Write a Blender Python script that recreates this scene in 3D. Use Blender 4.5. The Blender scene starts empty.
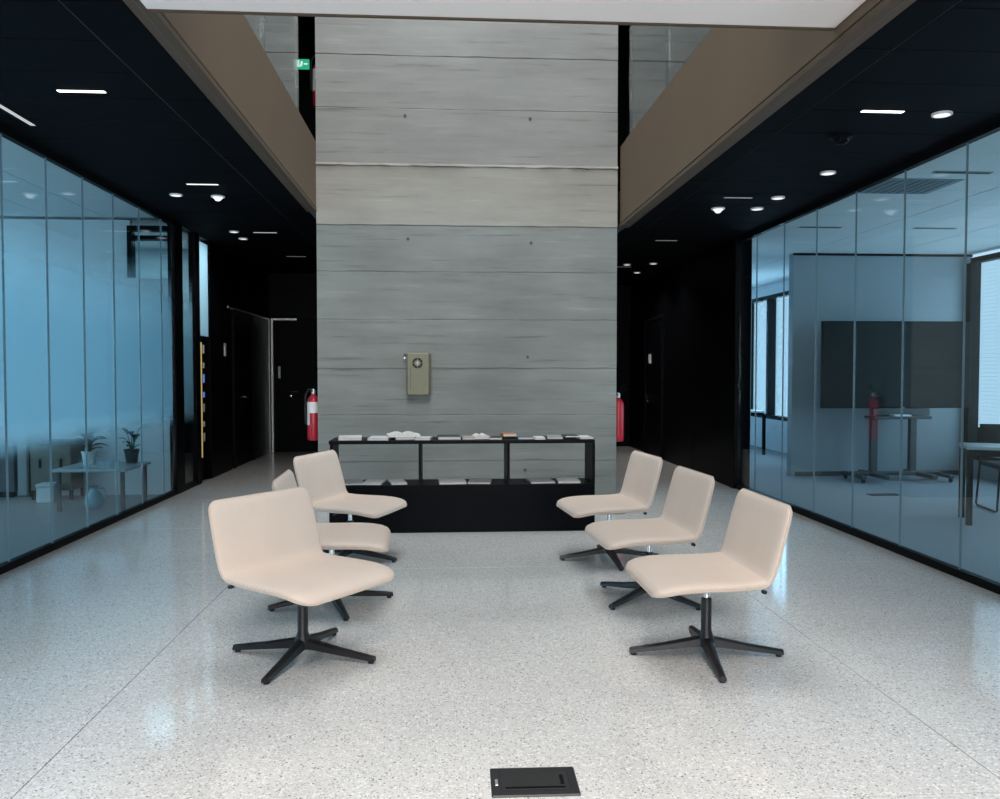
import bpy, bmesh, math, random
from mathutils import Vector, Matrix, Euler
R = math.radians
random.seed(7)
SC = bpy.context.scene
COL = SC.collection

# ------------------------------------------------------------------ camera
cam_d = bpy.data.cameras.new('camera'); cam = bpy.data.objects.new('camera', cam_d); COL.objects.link(cam)
cam.location = (0, 0, 1.4)
cam.rotation_euler = (R(90 - 1.9), 0, R(-3.7))
cam_d.sensor_width = 36; cam_d.lens = 36 * 830 / 1000; cam_d.clip_end = 200; cam_d.clip_start = 0.05
SC.camera = cam
# ------------------------------------------------------------------ world and lights
W = bpy.data.worlds.new('world'); SC.world = W; W.use_nodes = True
bg = W.node_tree.nodes['Background']; bg.inputs[0].default_value = (0.62, 0.82, 1.0, 1); bg.inputs[1].default_value = 1.1
vs = SC.view_settings
vs.view_transform = 'Standard'; vs.look = 'None'; vs.gamma = 1; vs.exposure = 0.0; vs.use_curve_mapping = False
SC.cycles.max_bounces = 10; SC.cycles.transparent_max_bounces = 32; SC.cycles.diffuse_bounces = 5
SC.cycles.sample_clamp_indirect = 6; SC.cycles.caustics_reflective = False; SC.cycles.caustics_refractive = False

def area(name, loc, rot, sx, sy, power, color):
    d = bpy.data.lights.new(name, 'AREA'); d.shape = 'RECTANGLE'; d.size = sx; d.size_y = sy
    d.energy = power; d.color = color
    o = bpy.data.objects.new(name, d); COL.objects.link(o); o.location = loc; o.rotation_euler = rot
    return o
area('daylight_facade', (0.2, -4.9, 1.75), (R(90), 0, 0), 6.2, 2.6, 430, (1.0, 0.93, 0.88))
area('added_overhead_fill_rear', (0.2, -1.2, 8.2), (0, 0, 0), 3.0, 6.0, 1000, (1.0, 0.93, 0.88))  # added fill from above, no skylight known here; lifts foreground floor and bridge soffit
area('daylight_skylight', (0.2, 6.3, 8.2), (0, 0, 0), 3.1, 4.8, 250, (1.0, 0.96, 0.91))
area('daylight_right_windows', (7.6, 6.6, 1.9), (0, R(90), 0), 2.8, 8.4, 265, (0.57, 0.82, 1.0))
area('daylight_far_windows', (6.5, 15.0, 1.7), (0, R(90), 0), 2.6, 6.0, 300, (0.46, 0.76, 1.0))
area('daylight_left_windows', (-7.9, 5.6, 1.8), (0, R(-90), 0), 2.6, 7.0, 215, (0.42, 0.77, 1.0))

# ------------------------------------------------------------------ helpers
def tag(o, label=None, cat=None, group=None, kind=None):
    if label: o['label'] = label
    if cat: o['category'] = cat
    if group: o['group'] = group
    if kind: o['kind'] = kind
    return o
def empty(name, loc=(0, 0, 0), rz=0, **k):
    o = bpy.data.objects.new(name, None); COL.objects.link(o); o.location = loc; o.rotation_euler = (0, 0, rz)
    o.empty_display_size = 0.1
    return tag(o, **k)
def link(name, me, parent=None, loc=(0, 0, 0), rot=(0, 0, 0), **k):
    o = bpy.data.objects.new(name, me); COL.objects.link(o); o.parent = parent; o.location = loc; o.rotation_euler = rot
    return tag(o, **k)
class MB:
    def __init__(s): s.bm = bmesh.new()
    def box(s, x0, x1, y0, y1, z0, z1, b=0.0, seg=1):
        r = bmesh.ops.create_cube(s.bm, size=1)
        vv = r['verts']
        for v in vv:
            v.co = Vector(((x0 + x1) / 2 + v.co.x * (x1 - x0), (y0 + y1) / 2 + v.co.y * (y1 - y0), (z0 + z1) / 2 + v.co.z * (z1 - z0)))
        if b:
            es = list({e for v in vv for e in v.link_edges})
            bmesh.ops.bevel(s.bm, geom=es, offset=b, segments=seg, affect='EDGES', profile=0.5)
        return s
    def rings(s, rings, cap=True, closed=True):
        rows = [[s.bm.verts.new(p) for p in r] for r in rings]
        n = len(rows[0])
        for a, b in zip(rows, rows[1:]):
            for i in range(n if closed else n - 1):
                j = (i + 1) % n
                s.bm.faces.new((a[i], a[j], b[j], b[i]))
        if cap:
            s.bm.faces.new(rows[0][::-1]); s.bm.faces.new(rows[-1])
        return s
    def tube(s, pts, rad, n=10, cap=True):
        pts = [Vector(p) for p in pts]
        rads = rad if isinstance(rad, (list, tuple)) else [rad] * len(pts)
        rings = []; prev = None
        for i, p in enumerate(pts):
            t = (pts[min(i + 1, len(pts) - 1)] - pts[max(i - 1, 0)]).normalized()
            u = prev if prev is not None else (Vector((0, 0, 1)) if abs(t.z) < 0.9 else Vector((1, 0, 0)))
            u = (u - t * u.dot(t)).normalized(); prev = u; w = t.cross(u)
            rings.append([p + (u * math.cos(2 * math.pi * k / n) + w * math.sin(2 * math.pi * k / n)) * rads[i] for k in range(n)])
        return s.rings(rings, cap)
    def lathe(s, prof, n=24, c=(0, 0, 0)):
        c = Vector(c)
        return s.rings([[c + Vector((r * math.cos(2 * math.pi * k / n), r * math.sin(2 * math.pi * k / n), z)) for k in range(n)] for r, z in prof])
    def mesh(s, name, mat, smooth=False):
        bmesh.ops.recalc_face_normals(s.bm, faces=s.bm.faces)
        me = bpy.data.meshes.new(name); s.bm.to_mesh(me); s.bm.free()
        me.materials.append(mat)
        if smooth:
            for p in me.polygons: p.use_smooth = True
            try: me.set_sharp_from_angle(angle=R(40))
            except Exception: pass
        return me
    def build(s, name, mat, parent=None, loc=(0, 0, 0), rot=(0, 0, 0), smooth=False, **k):
        return link(name, s.mesh(name, mat, smooth), parent, loc, rot, **k)
def wbox(name, x0, x1, y0, y1, z0, z1, mat, parent=None, b=0.0, **k):
    """a box given in world metres, its origin at its base centre; parents are unrotated"""
    c = Vector(((x0 + x1) / 2, (y0 + y1) / 2, z0))
    off = Vector((0, 0, 0)); p = parent
    while p: off += Vector(p.location); p = p.parent
    return MB().box(x0 - c.x, x1 - c.x, y0 - c.y, y1 - c.y, 0, z1 - z0, b).build(name, mat, parent, c - off, **k)
def dup(o, parent=None, loc=None):
    c = o.copy(); COL.objects.link(c); c.parent = parent
    if loc is not None: c.location = loc
    for ch in list(o.children): dup(ch, c)
    return c

# ------------------------------------------------------------------ materials
def mat(name, col, rough=0.5, metal=0.0, spec=0.5, noise=None, bump=None, emit=None, estr=1.0, coat=0.0):
    m = bpy.data.materials.new(name); m.use_nodes = True
    nt = m.node_tree; b = nt.nodes['Principled BSDF']
    b.inputs['Base Color'].default_value = (*col, 1); b.inputs['Roughness'].default_value = rough
    b.inputs['Metallic'].default_value = metal; b.inputs['Specular IOR Level'].default_value = spec
    b.inputs['Coat Weight'].default_value = coat
    if emit:
        b.inputs['Emission Color'].default_value = (*emit, 1); b.inputs['Emission Strength'].default_value = estr
    if noise or bump:
        tc = nt.nodes.new('ShaderNodeTexCoord'); mp = nt.nodes.new('ShaderNodeMapping'); nt.links.new(tc.outputs['Object'], mp.inputs[0])
    if noise:
        sc, amt = noise[0], noise[1]
        if len(noise) > 2: mp.inputs['Scale'].default_value = noise[2]
        n = nt.nodes.new('ShaderNodeTexNoise'); n.inputs['Scale'].default_value = sc; n.inputs['Detail'].default_value = 6
        nt.links.new(mp.outputs[0], n.inputs['Vector'])
        r = nt.nodes.new('ShaderNodeMapRange'); r.inputs[1].default_value = 0.25; r.inputs[2].default_value = 0.75
        r.inputs[3].default_value = 1 - amt; r.inputs[4].default_value = 1 + amt
        nt.links.new(n.outputs['Fac'], r.inputs[0])
        mx = nt.nodes.new('ShaderNodeMix'); mx.data_type = 'RGBA'; mx.blend_type = 'MULTIPLY'; mx.inputs[0].default_value = 1
        mx.inputs[6].default_value = (*col, 1); nt.links.new(r.outputs[0], mx.inputs[7]); nt.links.new(mx.outputs[2], b.inputs['Base Color'])
    if bump:
        n2 = nt.nodes.new('ShaderNodeTexNoise'); n2.inputs['Scale'].default_value = bump[0]; n2.inputs['Detail'].default_value = 4
        nt.links.new(tc.outputs['Object'], n2.inputs['Vector'])
        bp = nt.nodes.new('ShaderNodeBump'); bp.inputs['Strength'].default_value = bump[1]; bp.inputs['Distance'].default_value = bump[2]
        nt.links.new(n2.outputs['Fac'], bp.inputs['Height']); nt.links.new(bp.outputs[0], b.inputs['Normal'])
    return m

def glass_mat(name, tint, f0=0.04, gain=0.96):
    m = bpy.data.materials.new(name); m.use_nodes = True; nt = m.node_tree; nt.nodes.clear()
    out = nt.nodes.new('ShaderNodeOutputMaterial'); mix = nt.nodes.new('ShaderNodeMixShader')
    tr = nt.nodes.new('ShaderNodeBsdfTransparent'); tr.inputs[0].default_value = (*tint, 1)
    gl = nt.nodes.new('ShaderNodeBsdfGlossy'); gl.inputs['Roughness'].default_value = 0.0; gl.inputs[0].default_value = (0.95, 0.98, 1, 1)
    lw = nt.nodes.new('ShaderNodeLayerWeight'); lw.inputs[0].default_value = 0.5
    pw = nt.nodes.new('ShaderNodeMath'); pw.operation = 'POWER'; pw.inputs[1].default_value = 5
    ma = nt.nodes.new('ShaderNodeMath'); ma.operation = 'MULTIPLY_ADD'; ma.inputs[1].default_value = gain; ma.inputs[2].default_value = f0
    nt.links.new(lw.outputs['Facing'], pw.inputs[0]); nt.links.new(pw.outputs[0], ma.inputs[0]); nt.links.new(ma.outputs[0], mix.inputs[0])
    nt.links.new(tr.outputs[0], mix.inputs[1]); nt.links.new(gl.outputs[0], mix.inputs[2]); nt.links.new(mix.outputs[0], out.inputs[0])
    return m

def film_mat():
    """etched film: dense in the middle of the pane, its dots thin out upward and downward"""
    m = bpy.data.materials.new('frosted_film'); m.use_nodes = True; nt = m.node_tree; nt.nodes.clear()
    out = nt.nodes.new('ShaderNodeOutputMaterial'); mix = nt.nodes.new('ShaderNodeMixShader')
    tr = nt.nodes.new('ShaderNodeBsdfTransparent')
    df = nt.nodes.new('ShaderNodeBsdfDiffuse'); df.inputs[0].default_value = (0.62, 0.74, 0.80, 1)
    tl = nt.nodes.new('ShaderNodeBsdfTranslucent'); tl.inputs[0].default_value = (0.72, 0.86, 0.92, 1)
    m2 = nt.nodes.new('ShaderNodeMixShader'); m2.inputs[0].default_value = 0.75
    tc = nt.nodes.new('ShaderNodeTexCoord'); sx = nt.nodes.new('ShaderNodeSeparateXYZ'); cr = nt.nodes.new('ShaderNodeValToRGB')
    dv = nt.nodes.new('ShaderNodeMath'); dv.operation = 'DIVIDE'; dv.inputs[1].default_value = 3.0
    nt.links.new(tc.outputs['Object'], sx.inputs[0]); nt.links.new(sx.outputs['Z'], dv.inputs[0]); nt.links.new(dv.outputs[0], cr.inputs[0])
    e = cr.color_ramp; e.interpolation = 'EASE'
    e.elements[0].position = 0.25; e.elements[0].color = (0, 0, 0, 1)
    e.elements[1].position = 0.36; e.elements[1].color = (0.97, 0.97, 0.97, 1)
    a = e.elements.new(0.55); a.color = (0.97, 0.97, 0.97, 1)
    a = e.elements.new(0.86); a.color = (0.0, 0.0, 0.0, 1)
    nt.links.new(cr.outputs[0], mix.inputs[0]); nt.links.new(df.outputs[0], m2.inputs[1]); nt.links.new(tl.outputs[0], m2.inputs[2])
    nt.links.new(tr.outputs[0], mix.inputs[1]); nt.links.new(m2.outputs[0], mix.inputs[2]); nt.links.new(mix.outputs[0], out.inputs[0])
    return m

def terrazzo_mat():
    m = bpy.data.materials.new('terrazzo'); m.use_nodes = True; nt = m.node_tree; b = nt.nodes['Principled BSDF']
    geo = nt.nodes.new('ShaderNodeNewGeometry')
    cur = None
    base = nt.nodes.new('ShaderNodeTexNoise'); base.inputs['Scale'].default_value = 1.3; base.inputs['Detail'].default_value = 5
    nt.links.new(geo.outputs['Position'], base.inputs['Vector'])
    r0 = nt.nodes.new('ShaderNodeValToRGB'); r0.color_ramp.elements[0].color = (0.67, 0.655, 0.64, 1); r0.color_ramp.elements[1].color = (0.735, 0.72, 0.70, 1)
    r0.color_ramp.elements[0].position = 0.3; r0.color_ramp.elements[1].position = 0.7
    nt.links.new(base.outputs['Fac'], r0.inputs[0]); cur = r0.outputs[0]
    for scale, thr, col, size in ((120, 0.82, (0.36, 0.35, 0.34, 1), 0.42), (80, 0.70, (0.84, 0.83, 0.81, 1), 0.5), (150, 0.72, (0.50, 0.46, 0.42, 1), 0.45), (75, 0.90, (0.24, 0.235, 0.23, 1), 0.33)):
        v = nt.nodes.new('ShaderNodeTexVoronoi'); v.inputs['Scale'].default_value = scale
        nt.links.new(geo.outputs['Position'], v.inputs['Vector'])
        sp = nt.nodes.new('ShaderNodeSeparateColor'); nt.links.new(v.outputs['Color'], sp.inputs[0])
        g = nt.nodes.new('ShaderNodeMath'); g.operation = 'GREATER_THAN'; g.inputs[1].default_value = thr; nt.links.new(sp.outputs[0], g.inputs[0])
        l = nt.nodes.new('ShaderNodeMath'); l.operation = 'LESS_THAN'; l.inputs[1].default_value = size; nt.links.new(v.outputs['Distance'], l.inputs[0])
        mu = nt.nodes.new('ShaderNodeMath'); mu.operation = 'MULTIPLY'; nt.links.new(g.outputs[0], mu.inputs[0]); nt.links.new(l.outputs[0], mu.inputs[1])
        mx = nt.nodes.new('ShaderNodeMix'); mx.data_type = 'RGBA'; nt.links.new(mu.outputs[0], mx.inputs[0]); nt.links.new(cur, mx.inputs[6]); mx.inputs[7].default_value = col
        cur = mx.outputs[2]
    nt.links.new(cur, b.inputs['Base Color']); b.inputs['Roughness'].default_value = 0.09; b.inputs['Specular IOR Level'].default_value = 0.55
    return m

def concrete_mat(name, col, amt=0.10):
    m = bpy.data.materials.new(name); m.use_nodes = True; nt = m.node_tree; b = nt.nodes['Principled BSDF']
    geo = nt.nodes.new('ShaderNodeNewGeometry'); mp = nt.nodes.new('ShaderNodeMapping'); mp.inputs['Scale'].default_value = (0.5, 1, 2.6)
    nt.links.new(geo.outputs['Position'], mp.inputs[0])
    n1 = nt.nodes.new('ShaderNodeTexNoise'); n1.inputs['Scale'].default_value = 2.4; n1.inputs['Detail'].default_value = 9; n1.inputs['Roughness'].default_value = 0.62; nt.links.new(mp.outputs[0], n1.inputs[0])
    n2 = nt.nodes.new('ShaderNodeTexNoise'); n2.inputs['Scale'].default_value = 0.9; n2.inputs['Detail'].default_value = 6; nt.links.new(geo.outputs['Position'], n2.inputs[0])
    ad = nt.nodes.new('ShaderNodeMath'); ad.operation = 'ADD'; nt.links.new(n1.outputs['Fac'], ad.inputs[0]); nt.links.new(n2.outputs['Fac'], ad.inputs[1])
    mp3 = nt.nodes.new('ShaderNodeMapping'); mp3.inputs['Scale'].default_value = (0.38, 1, 8.5); nt.links.new(geo.outputs['Position'], mp3.inputs[0])
    n3 = nt.nodes.new('ShaderNodeTexNoise'); n3.inputs['Scale'].default_value = 3.1; n3.inputs['Detail'].default_value = 7; n3.inputs['Roughness'].default_value = 0.6; nt.links.new(mp3.outputs[0], n3.inputs[0])
    cr = nt.nodes.new('ShaderNodeValToRGB'); el = cr.color_ramp.elements
    el[0].position = 0.30; el[0].color = (1.22, 1.22, 1.22, 1); el[1].position = 0.72; el[1].color = (0.62, 0.62, 0.62, 1)
    for p_, v_ in ((0.38, 1.03), (0.60, 0.98)): q_ = el.new(p_); q_.color = (v_, v_, v_, 1)
    nt.links.new(n3.outputs['Fac'], cr.inputs[0])
    r = nt.nodes.new('ShaderNodeMapRange'); r.inputs[1].default_value = 0.65; r.inputs[2].default_value = 1.35; r.inputs[3].default_value = 1 - amt; r.inputs[4].default_value = 1 + amt
    nt.links.new(ad.outputs[0], r.inputs[0])
    mx = nt.nodes.new('ShaderNodeMix'); mx.data_type = 'RGBA'; mx.blend_type = 'MULTIPLY'; mx.inputs[0].default_value = 1; mx.inputs[6].default_value = (*col, 1)
    nt.links.new(r.outputs[0], mx.inputs[7])
    my = nt.nodes.new('ShaderNodeMix'); my.data_type = 'RGBA'; my.blend_type = 'MULTIPLY'; my.inputs[0].default_value = 1
    nt.links.new(mx.outputs[2], my.inputs[6]); nt.links.new(cr.outputs[0], my.inputs[7]); nt.links.new(my.outputs[2], b.inputs['Base Color'])
    bp = nt.nodes.new('ShaderNodeBump'); bp.inputs['Strength'].default_value = 0.2; bp.inputs['Distance'].default_value = 0.012
    nt.links.new(n1.outputs['Fac'], bp.inputs['Height']); nt.links.new(bp.outputs[0], b.inputs['Normal'])
    b.inputs['Roughness'].default_value = 0.62
    return m

M = {}
M['terrazzo'] = terrazzo_mat()
M['grout'] = mat('grout', (0.20, 0.20, 0.19), 0.7)
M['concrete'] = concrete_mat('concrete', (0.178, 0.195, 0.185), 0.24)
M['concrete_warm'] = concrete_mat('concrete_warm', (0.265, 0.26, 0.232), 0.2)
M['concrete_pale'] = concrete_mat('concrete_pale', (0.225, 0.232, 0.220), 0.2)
M['concrete_ledge'] = concrete_mat('concrete_ledge', (0.36, 0.35, 0.32), 0.2)
M['ceiling_seam'] = mat('ceiling_seam', (0.13, 0.14, 0.15), 0.8)
M['joint'] = mat('joint', (0.10, 0.105, 0.10), 0.9)
M['black_ceiling'] = mat('black_ceiling', (0.0016, 0.0024, 0.0042), 0.7, spec=0.05, noise=(3, 0.25))
M['black_wall'] = mat('black_wall', (0.0018, 0.0021, 0.003), 0.4, spec=0.06, noise=(2, 0.2))
M['black_metal'] = mat('black_metal', (0.003, 0.0034, 0.0045), 0.45, spec=0.08, noise=(9, 0.15))
M['black_lacquer'] = mat('black_lacquer', (0.0016, 0.002, 0.0035), 0.45, spec=0.06, noise=(4, 0.15))
M['fascia'] = mat('fascia', (0.125, 0.081, 0.046), 0.6, noise=(1.5, 0.05))
M['lip'] = mat('lip', (0.085, 0.056, 0.034), 0.6, noise=(4, 0.08))
M['white_paint'] = mat('white_paint', (0.90, 0.85, 0.83), 0.7, noise=(2, 0.02))
M['pale_wall'] = mat('pale_wall', (0.62, 0.66, 0.69), 0.7, noise=(1.5, 0.04))
M['grey_wall'] = mat('grey_wall', (0.27, 0.31, 0.34), 0.6, noise=(1.2, 0.05))
M['tile_white'] = mat('tile_white', (0.72, 0.74, 0.75), 0.8, noise=(6, 0.03))
M['tile_gap'] = mat('tile_gap', (0.22, 0.24, 0.26), 0.8)
M['carpet'] = mat('carpet', (0.25, 0.27, 0.30), 0.85, noise=(60, 0.15))
M['screed'] = mat('screed', (0.22, 0.23, 0.235), 0.35, noise=(5, 0.06))
M['chair_fabric'] = mat('chair_fabric', (0.765, 0.635, 0.545), 0.62, spec=0.3, noise=(5, 0.035), bump=(420, 0.12, 0.001))
M['chair_pipe'] = mat('chair_pipe', (0.66, 0.545, 0.46), 0.65, noise=(30, 0.05))
M['chair_black'] = mat('chair_black', (0.010, 0.010, 0.012), 0.42, noise=(14, 0.2))
M['chrome'] = mat('chrome', (0.62, 0.63, 0.64), 0.18, metal=1.0, noise=(20, 0.04))
M['alu'] = mat('alu', (0.55, 0.56, 0.57), 0.35, metal=0.8, noise=(20, 0.05))
M['red'] = mat('red', (0.42, 0.012, 0.03), 0.32, noise=(6, 0.08))
M['white_label'] = mat('white_label', (0.78, 0.78, 0.78), 0.5, noise=(10, 0.03))
M['rubber'] = mat('rubber', (0.012, 0.012, 0.012), 0.7, noise=(20, 0.15))
M['olive'] = mat('olive', (0.175, 0.172, 0.112), 0.5, noise=(7, 0.05))
M['olive_dark'] = mat('olive_dark', (0.085, 0.09, 0.065), 0.55, noise=(7, 0.05))
M['lamp'] = mat('lamp', (0.9, 0.9, 0.9), 0.5, emit=(1, 0.98, 0.95), estr=3.0)
M['lamp_dim'] = mat('lamp_dim', (0.5, 0.5, 0.5), 0.4, emit=(1, 0.98, 0.95), estr=0.08)
M['lamp_mid'] = mat('lamp_mid', (0.6, 0.6, 0.6), 0.4, emit=(1, 0.98, 0.95), estr=0.4)
M['lamp_soft'] = mat('lamp_soft', (0.8, 0.8, 0.8), 0.4, emit=(1, 0.98, 0.95), estr=1.0)
M['glass_part'] = glass_mat('glass_part', (0.86, 0.945, 0.965))
M['glass_rail'] = glass_mat('glass_rail', (0.90, 0.935, 0.93))
M['glass_clear'] = glass_mat('glass_clear', (0.94, 0.97, 0.98))
M['film'] = film_mat()
M['silicone'] = mat('silicone', (0.20, 0.27, 0.31), 0.4)
M['milk'] = mat('milk', (0.75, 0.80, 0.82), 0.4)
_n = M['milk'].node_tree; _t = _n.nodes.new('ShaderNodeBsdfTranslucent'); _t.inputs[0].default_value = (.8, .86, .88, 1)
_n.links.new(_t.outputs[0], _n.nodes['Material Output'].inputs[0])
M['screen'] = mat('screen', (0.006, 0.007, 0.008), 0.35, spec=0.12, noise=(3, 0.1))
M['steel_grey'] = mat('steel_grey', (0.045, 0.05, 0.055), 0.45, noise=(8, 0.1))
M['table_top'] = mat('table_top', (0.42, 0.44, 0.45), 0.3, noise=(3, 0.03))
M['blind'] = mat('blind', (0.75, 0.78, 0.80), 0.6, noise=(3, 0.03))
M['wood_brown'] = mat('wood_brown', (0.13, 0.115, 0.09), 0.5, noise=(4, 0.2, (1, 1, 8)))
M['white_box'] = mat('white_box', (0.55, 0.57, 0.58), 0.6, noise=(4, 0.04))
M['leaf'] = mat('leaf', (0.018, 0.035, 0.022), 0.5, noise=(9, 0.3))
M['leaf_light'] = mat('leaf_light', (0.07, 0.12, 0.05), 0.5, noise=(9, 0.3))
M['soil'] = mat('soil', (0.04, 0.03, 0.022), 0.9, noise=(40, 0.4))
M['blue_glaze'] = mat('blue_glaze', (0.10, 0.34, 0.42), 0.2, noise=(5, 0.15))
M['yellow'] = mat('yellow', (0.72, 0.56, 0.18), 0.4, emit=(1.0, 0.72, 0.25), estr=0.35)
M['blue_lit'] = mat('blue_lit', (0.05, 0.12, 0.5), 0.4, emit=(0.15, 0.35, 1.0), estr=0.5)
M['exit_green'] = mat('exit_green', (0.02, 0.35, 0.18), 0.4, emit=(0.05, 0.75, 0.42), estr=0.5)
M['exit_white'] = mat('exit_white', (0.9, 0.9, 0.9), 0.4, emit=(0.9, 1.0, 0.95), estr=0.8)
M['upper_wall'] = mat('upper_wall', (0.26, 0.27, 0.27), 0.6, noise=(2, 0.05))
for k, c in dict(mag_white=(0.72, 0.73, 0.73), mag_grey=(0.33, 0.34, 0.35), mag_dark=(0.025, 0.027, 0.03), mag_orange=(0.62, 0.19, 0.05), mag_blue=(0.10, 0.14, 0.20), mag_beige=(0.45, 0.42, 0.38)).items():
    M[k] = mat(k, c, 0.35, noise=(14, 0.12))
M['paper'] = mat('paper', (0.70, 0.69, 0.66), 0.7, noise=(60, 0.06))

# ------------------------------------------------------------------ main dimensions
XL, XR = -3.10, 3.495           # glass walls
ZL, ZR = 3.11, 2.985            # corridor ceilings
FL, FR = -1.36, 1.84            # inner faces of the gallery fascias
YC = 8.9                        # front of the concrete core
YE = 15.4                       # end wall
YD = 14.7                       # door wall at the end of the left aisle
VIEW = Euler((R(88.1), 0, R(-3.7))).to_matrix()   # the photograph's view, to turn its pixels into directions
def ray(px, py):
    v = VIEW @ Vector(((px - 500) / 830, (399.5 - py) / 830, -1)); return v / v.y
def hitY(px, py, Y): return Vector((0, 0, 1.4)) + ray(px, py) * Y
def hitZ(px, py, z=0): r = ray(px, py); return Vector((0, 0, 1.4)) + r * ((z - 1.4) / r.z)
YB = -4.5                       # glazed end behind the camera

# ------------------------------------------------------------------ floor
floor = empty('floor', (0.18, 5.2, 0), kind='structure', label='polished pale grey terrazzo floor with thin joints running through the hall', cat='floor')
wbox('floor_bed', XL - 0.1, XR + 0.1, YB - 0.1, YE + 0.1, -0.12, -0.012, M['grout'], floor)
xs = [XL, -1.43, 1.90, XR]
ys = [YB]; y = 4.256 - 1.645 * 5
while y < YE - 0.3: ys.append(y); y += 1.645
ys.append(YE)
slab_cache = {}
for i in range(3):
    for j in range(len(ys) - 1):
        w, d = round(xs[i + 1] - xs[i], 4), round(ys[j + 1] - ys[j], 4)
        if (w, d) not in slab_cache:
            slab_cache[w, d] = MB().box(-w / 2 + .0022, w / 2 - .0022, -d / 2 + .0022, d / 2 - .0022, -0.03, 0.0, 0.0008).mesh('floor_slab', M['terrazzo'])
        link('floor_slab', slab_cache[w, d], floor, ((xs[i] + xs[i + 1]) / 2 - 0.18, (ys[j] + ys[j + 1]) / 2 - 5.2, 0))

# ------------------------------------------------------------------ concrete core
core = empty('wall_core', ((FL + FR) / 2, YC, 0), kind='structure', label='tall board-marked grey concrete core wall at the end of the hall', cat='wall')
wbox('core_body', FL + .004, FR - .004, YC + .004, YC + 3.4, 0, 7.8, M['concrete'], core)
jy = [-150, -95, -40, 10, 57, 110, 166, 226, 272, 320, 368.5, 415, 461]
zz = [0.0] + [hitY(467, v, YC).z for v in reversed(jy)] + [7.8]
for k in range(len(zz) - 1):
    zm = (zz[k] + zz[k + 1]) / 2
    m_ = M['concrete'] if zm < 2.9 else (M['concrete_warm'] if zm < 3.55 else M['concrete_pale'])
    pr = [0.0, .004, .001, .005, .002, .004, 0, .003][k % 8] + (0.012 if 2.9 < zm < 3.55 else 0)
    mb = MB()
    # a slightly uneven lower edge: the board is a strip of short segments
    n = 26; w = FR - FL
    rings = []
    rnd = random.Random(k + 3)
    prev = 0
    for i in range(n + 1):
        x = -w / 2 + w * i / n
        prev = prev * 0.6 + rnd.uniform(-.004, .004)
        z0 = zz[k] + .0015 + (prev if 0 < i < n else 0); z1 = zz[k + 1] - .0015 + prev * .5
        yo = -pr + rnd.uniform(-.0012, .0012)
        rings.append([Vector((x, .05, z0)), Vector((x, yo + .004, z0)), Vector((x, yo, z0 + .005)), Vector((x, yo, z1 - .005)), Vector((x, yo + .004, z1)), Vector((x, .05, z1))])
    mb.rings(rings)
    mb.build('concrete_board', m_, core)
# the ledge at the pour joint
lz = hitY(467, 166, YC).z
mb = MB(); rnd = random.Random(5); rings = []
for i in range(41):
    x = -(FR - FL) / 2 + (FR - FL) * i / 40; h = .034 + rnd.uniform(-.010, .010); d = .03 + rnd.uniform(-.010, .010)
    rings.append([Vector((x, .03, lz - h / 2)), Vector((x, -d, lz - h / 3)), Vector((x, -d, lz + h / 3)), Vector((x, .03, lz + h / 2))])
mb.rings(rings).build('pour_ledge', M['concrete_ledge'], core)
def pix_core(px, py): h = hitY(px, py, YC); return h.x, h.z
hole = MB().lathe([(0.0165, 0), (0.0165, .006), (0.011, .006), (0.010, .002)], 14).mesh('tie_hole', M['joint'])
for px, py in ((405, 116), (530, 119), (408, 239), (531, 243), (527.5, 357), (405, 355), (525, 470)):
    x, z = pix_core(px, py)
    link('tie_hole', hole, core, (x - (FL + FR) / 2, -.003, z), (R(90), 0, 0))

# ------------------------------------------------------------------ black panel ceilings over the two aisles
def aisle_ceiling(name, x0, x1, xs_, z, label):
    root = empty(name, ((x0 + x1) / 2, 5, z), kind='structure', label=label, cat='ceiling')
    wbox('ceiling_bed', min(x0, x1) - .05, max(x0, x1) + .05, YB, YE, z + .005, z + .06, M['ceiling_seam'], root)
    pitch = 0.468
    a, b = min(x0, xs_), max(x0, xs_)
    me = MB().box(-(b - a) / 2 + .003, (b - a) / 2 - .003, -pitch / 2 + .003, pitch / 2 - .003, 0, .0045, .0015).mesh('ceiling_panel', M['black_ceiling'])
    c, d = min(x1, xs_), max(x1, xs_)
    me2 = MB().box(-(d - c) / 2 + .003, (d - c) / 2 - .003, -pitch * 1.5 + .003, pitch * 1.5 - .003, 0, .0045, .0015).mesh('edge_panel', M['black_ceiling'])
    y = 4.47 - pitch * 19; k = 0
    while y < YE - .2:
        link('ceiling_panel', me, root, ((a + b) / 2 - (x0 + x1) / 2, y + pitch / 2 - 5, 0))
        if k % 3 == 1: link('edge_panel', me2, root, ((c + d) / 2 - (x0 + x1) / 2, y + pitch / 2 - 5, 0))
        y += pitch; k += 1
    return root
aisle_ceiling('ceiling_left', XL, FL - .095, -1.78, ZL, 'black panel ceiling over the left aisle with thin panel seams')
aisle_ceiling('ceiling_right', XR, FR + .125, 2.2, ZR, 'black panel ceiling over the right aisle with thin panel seams')

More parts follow.
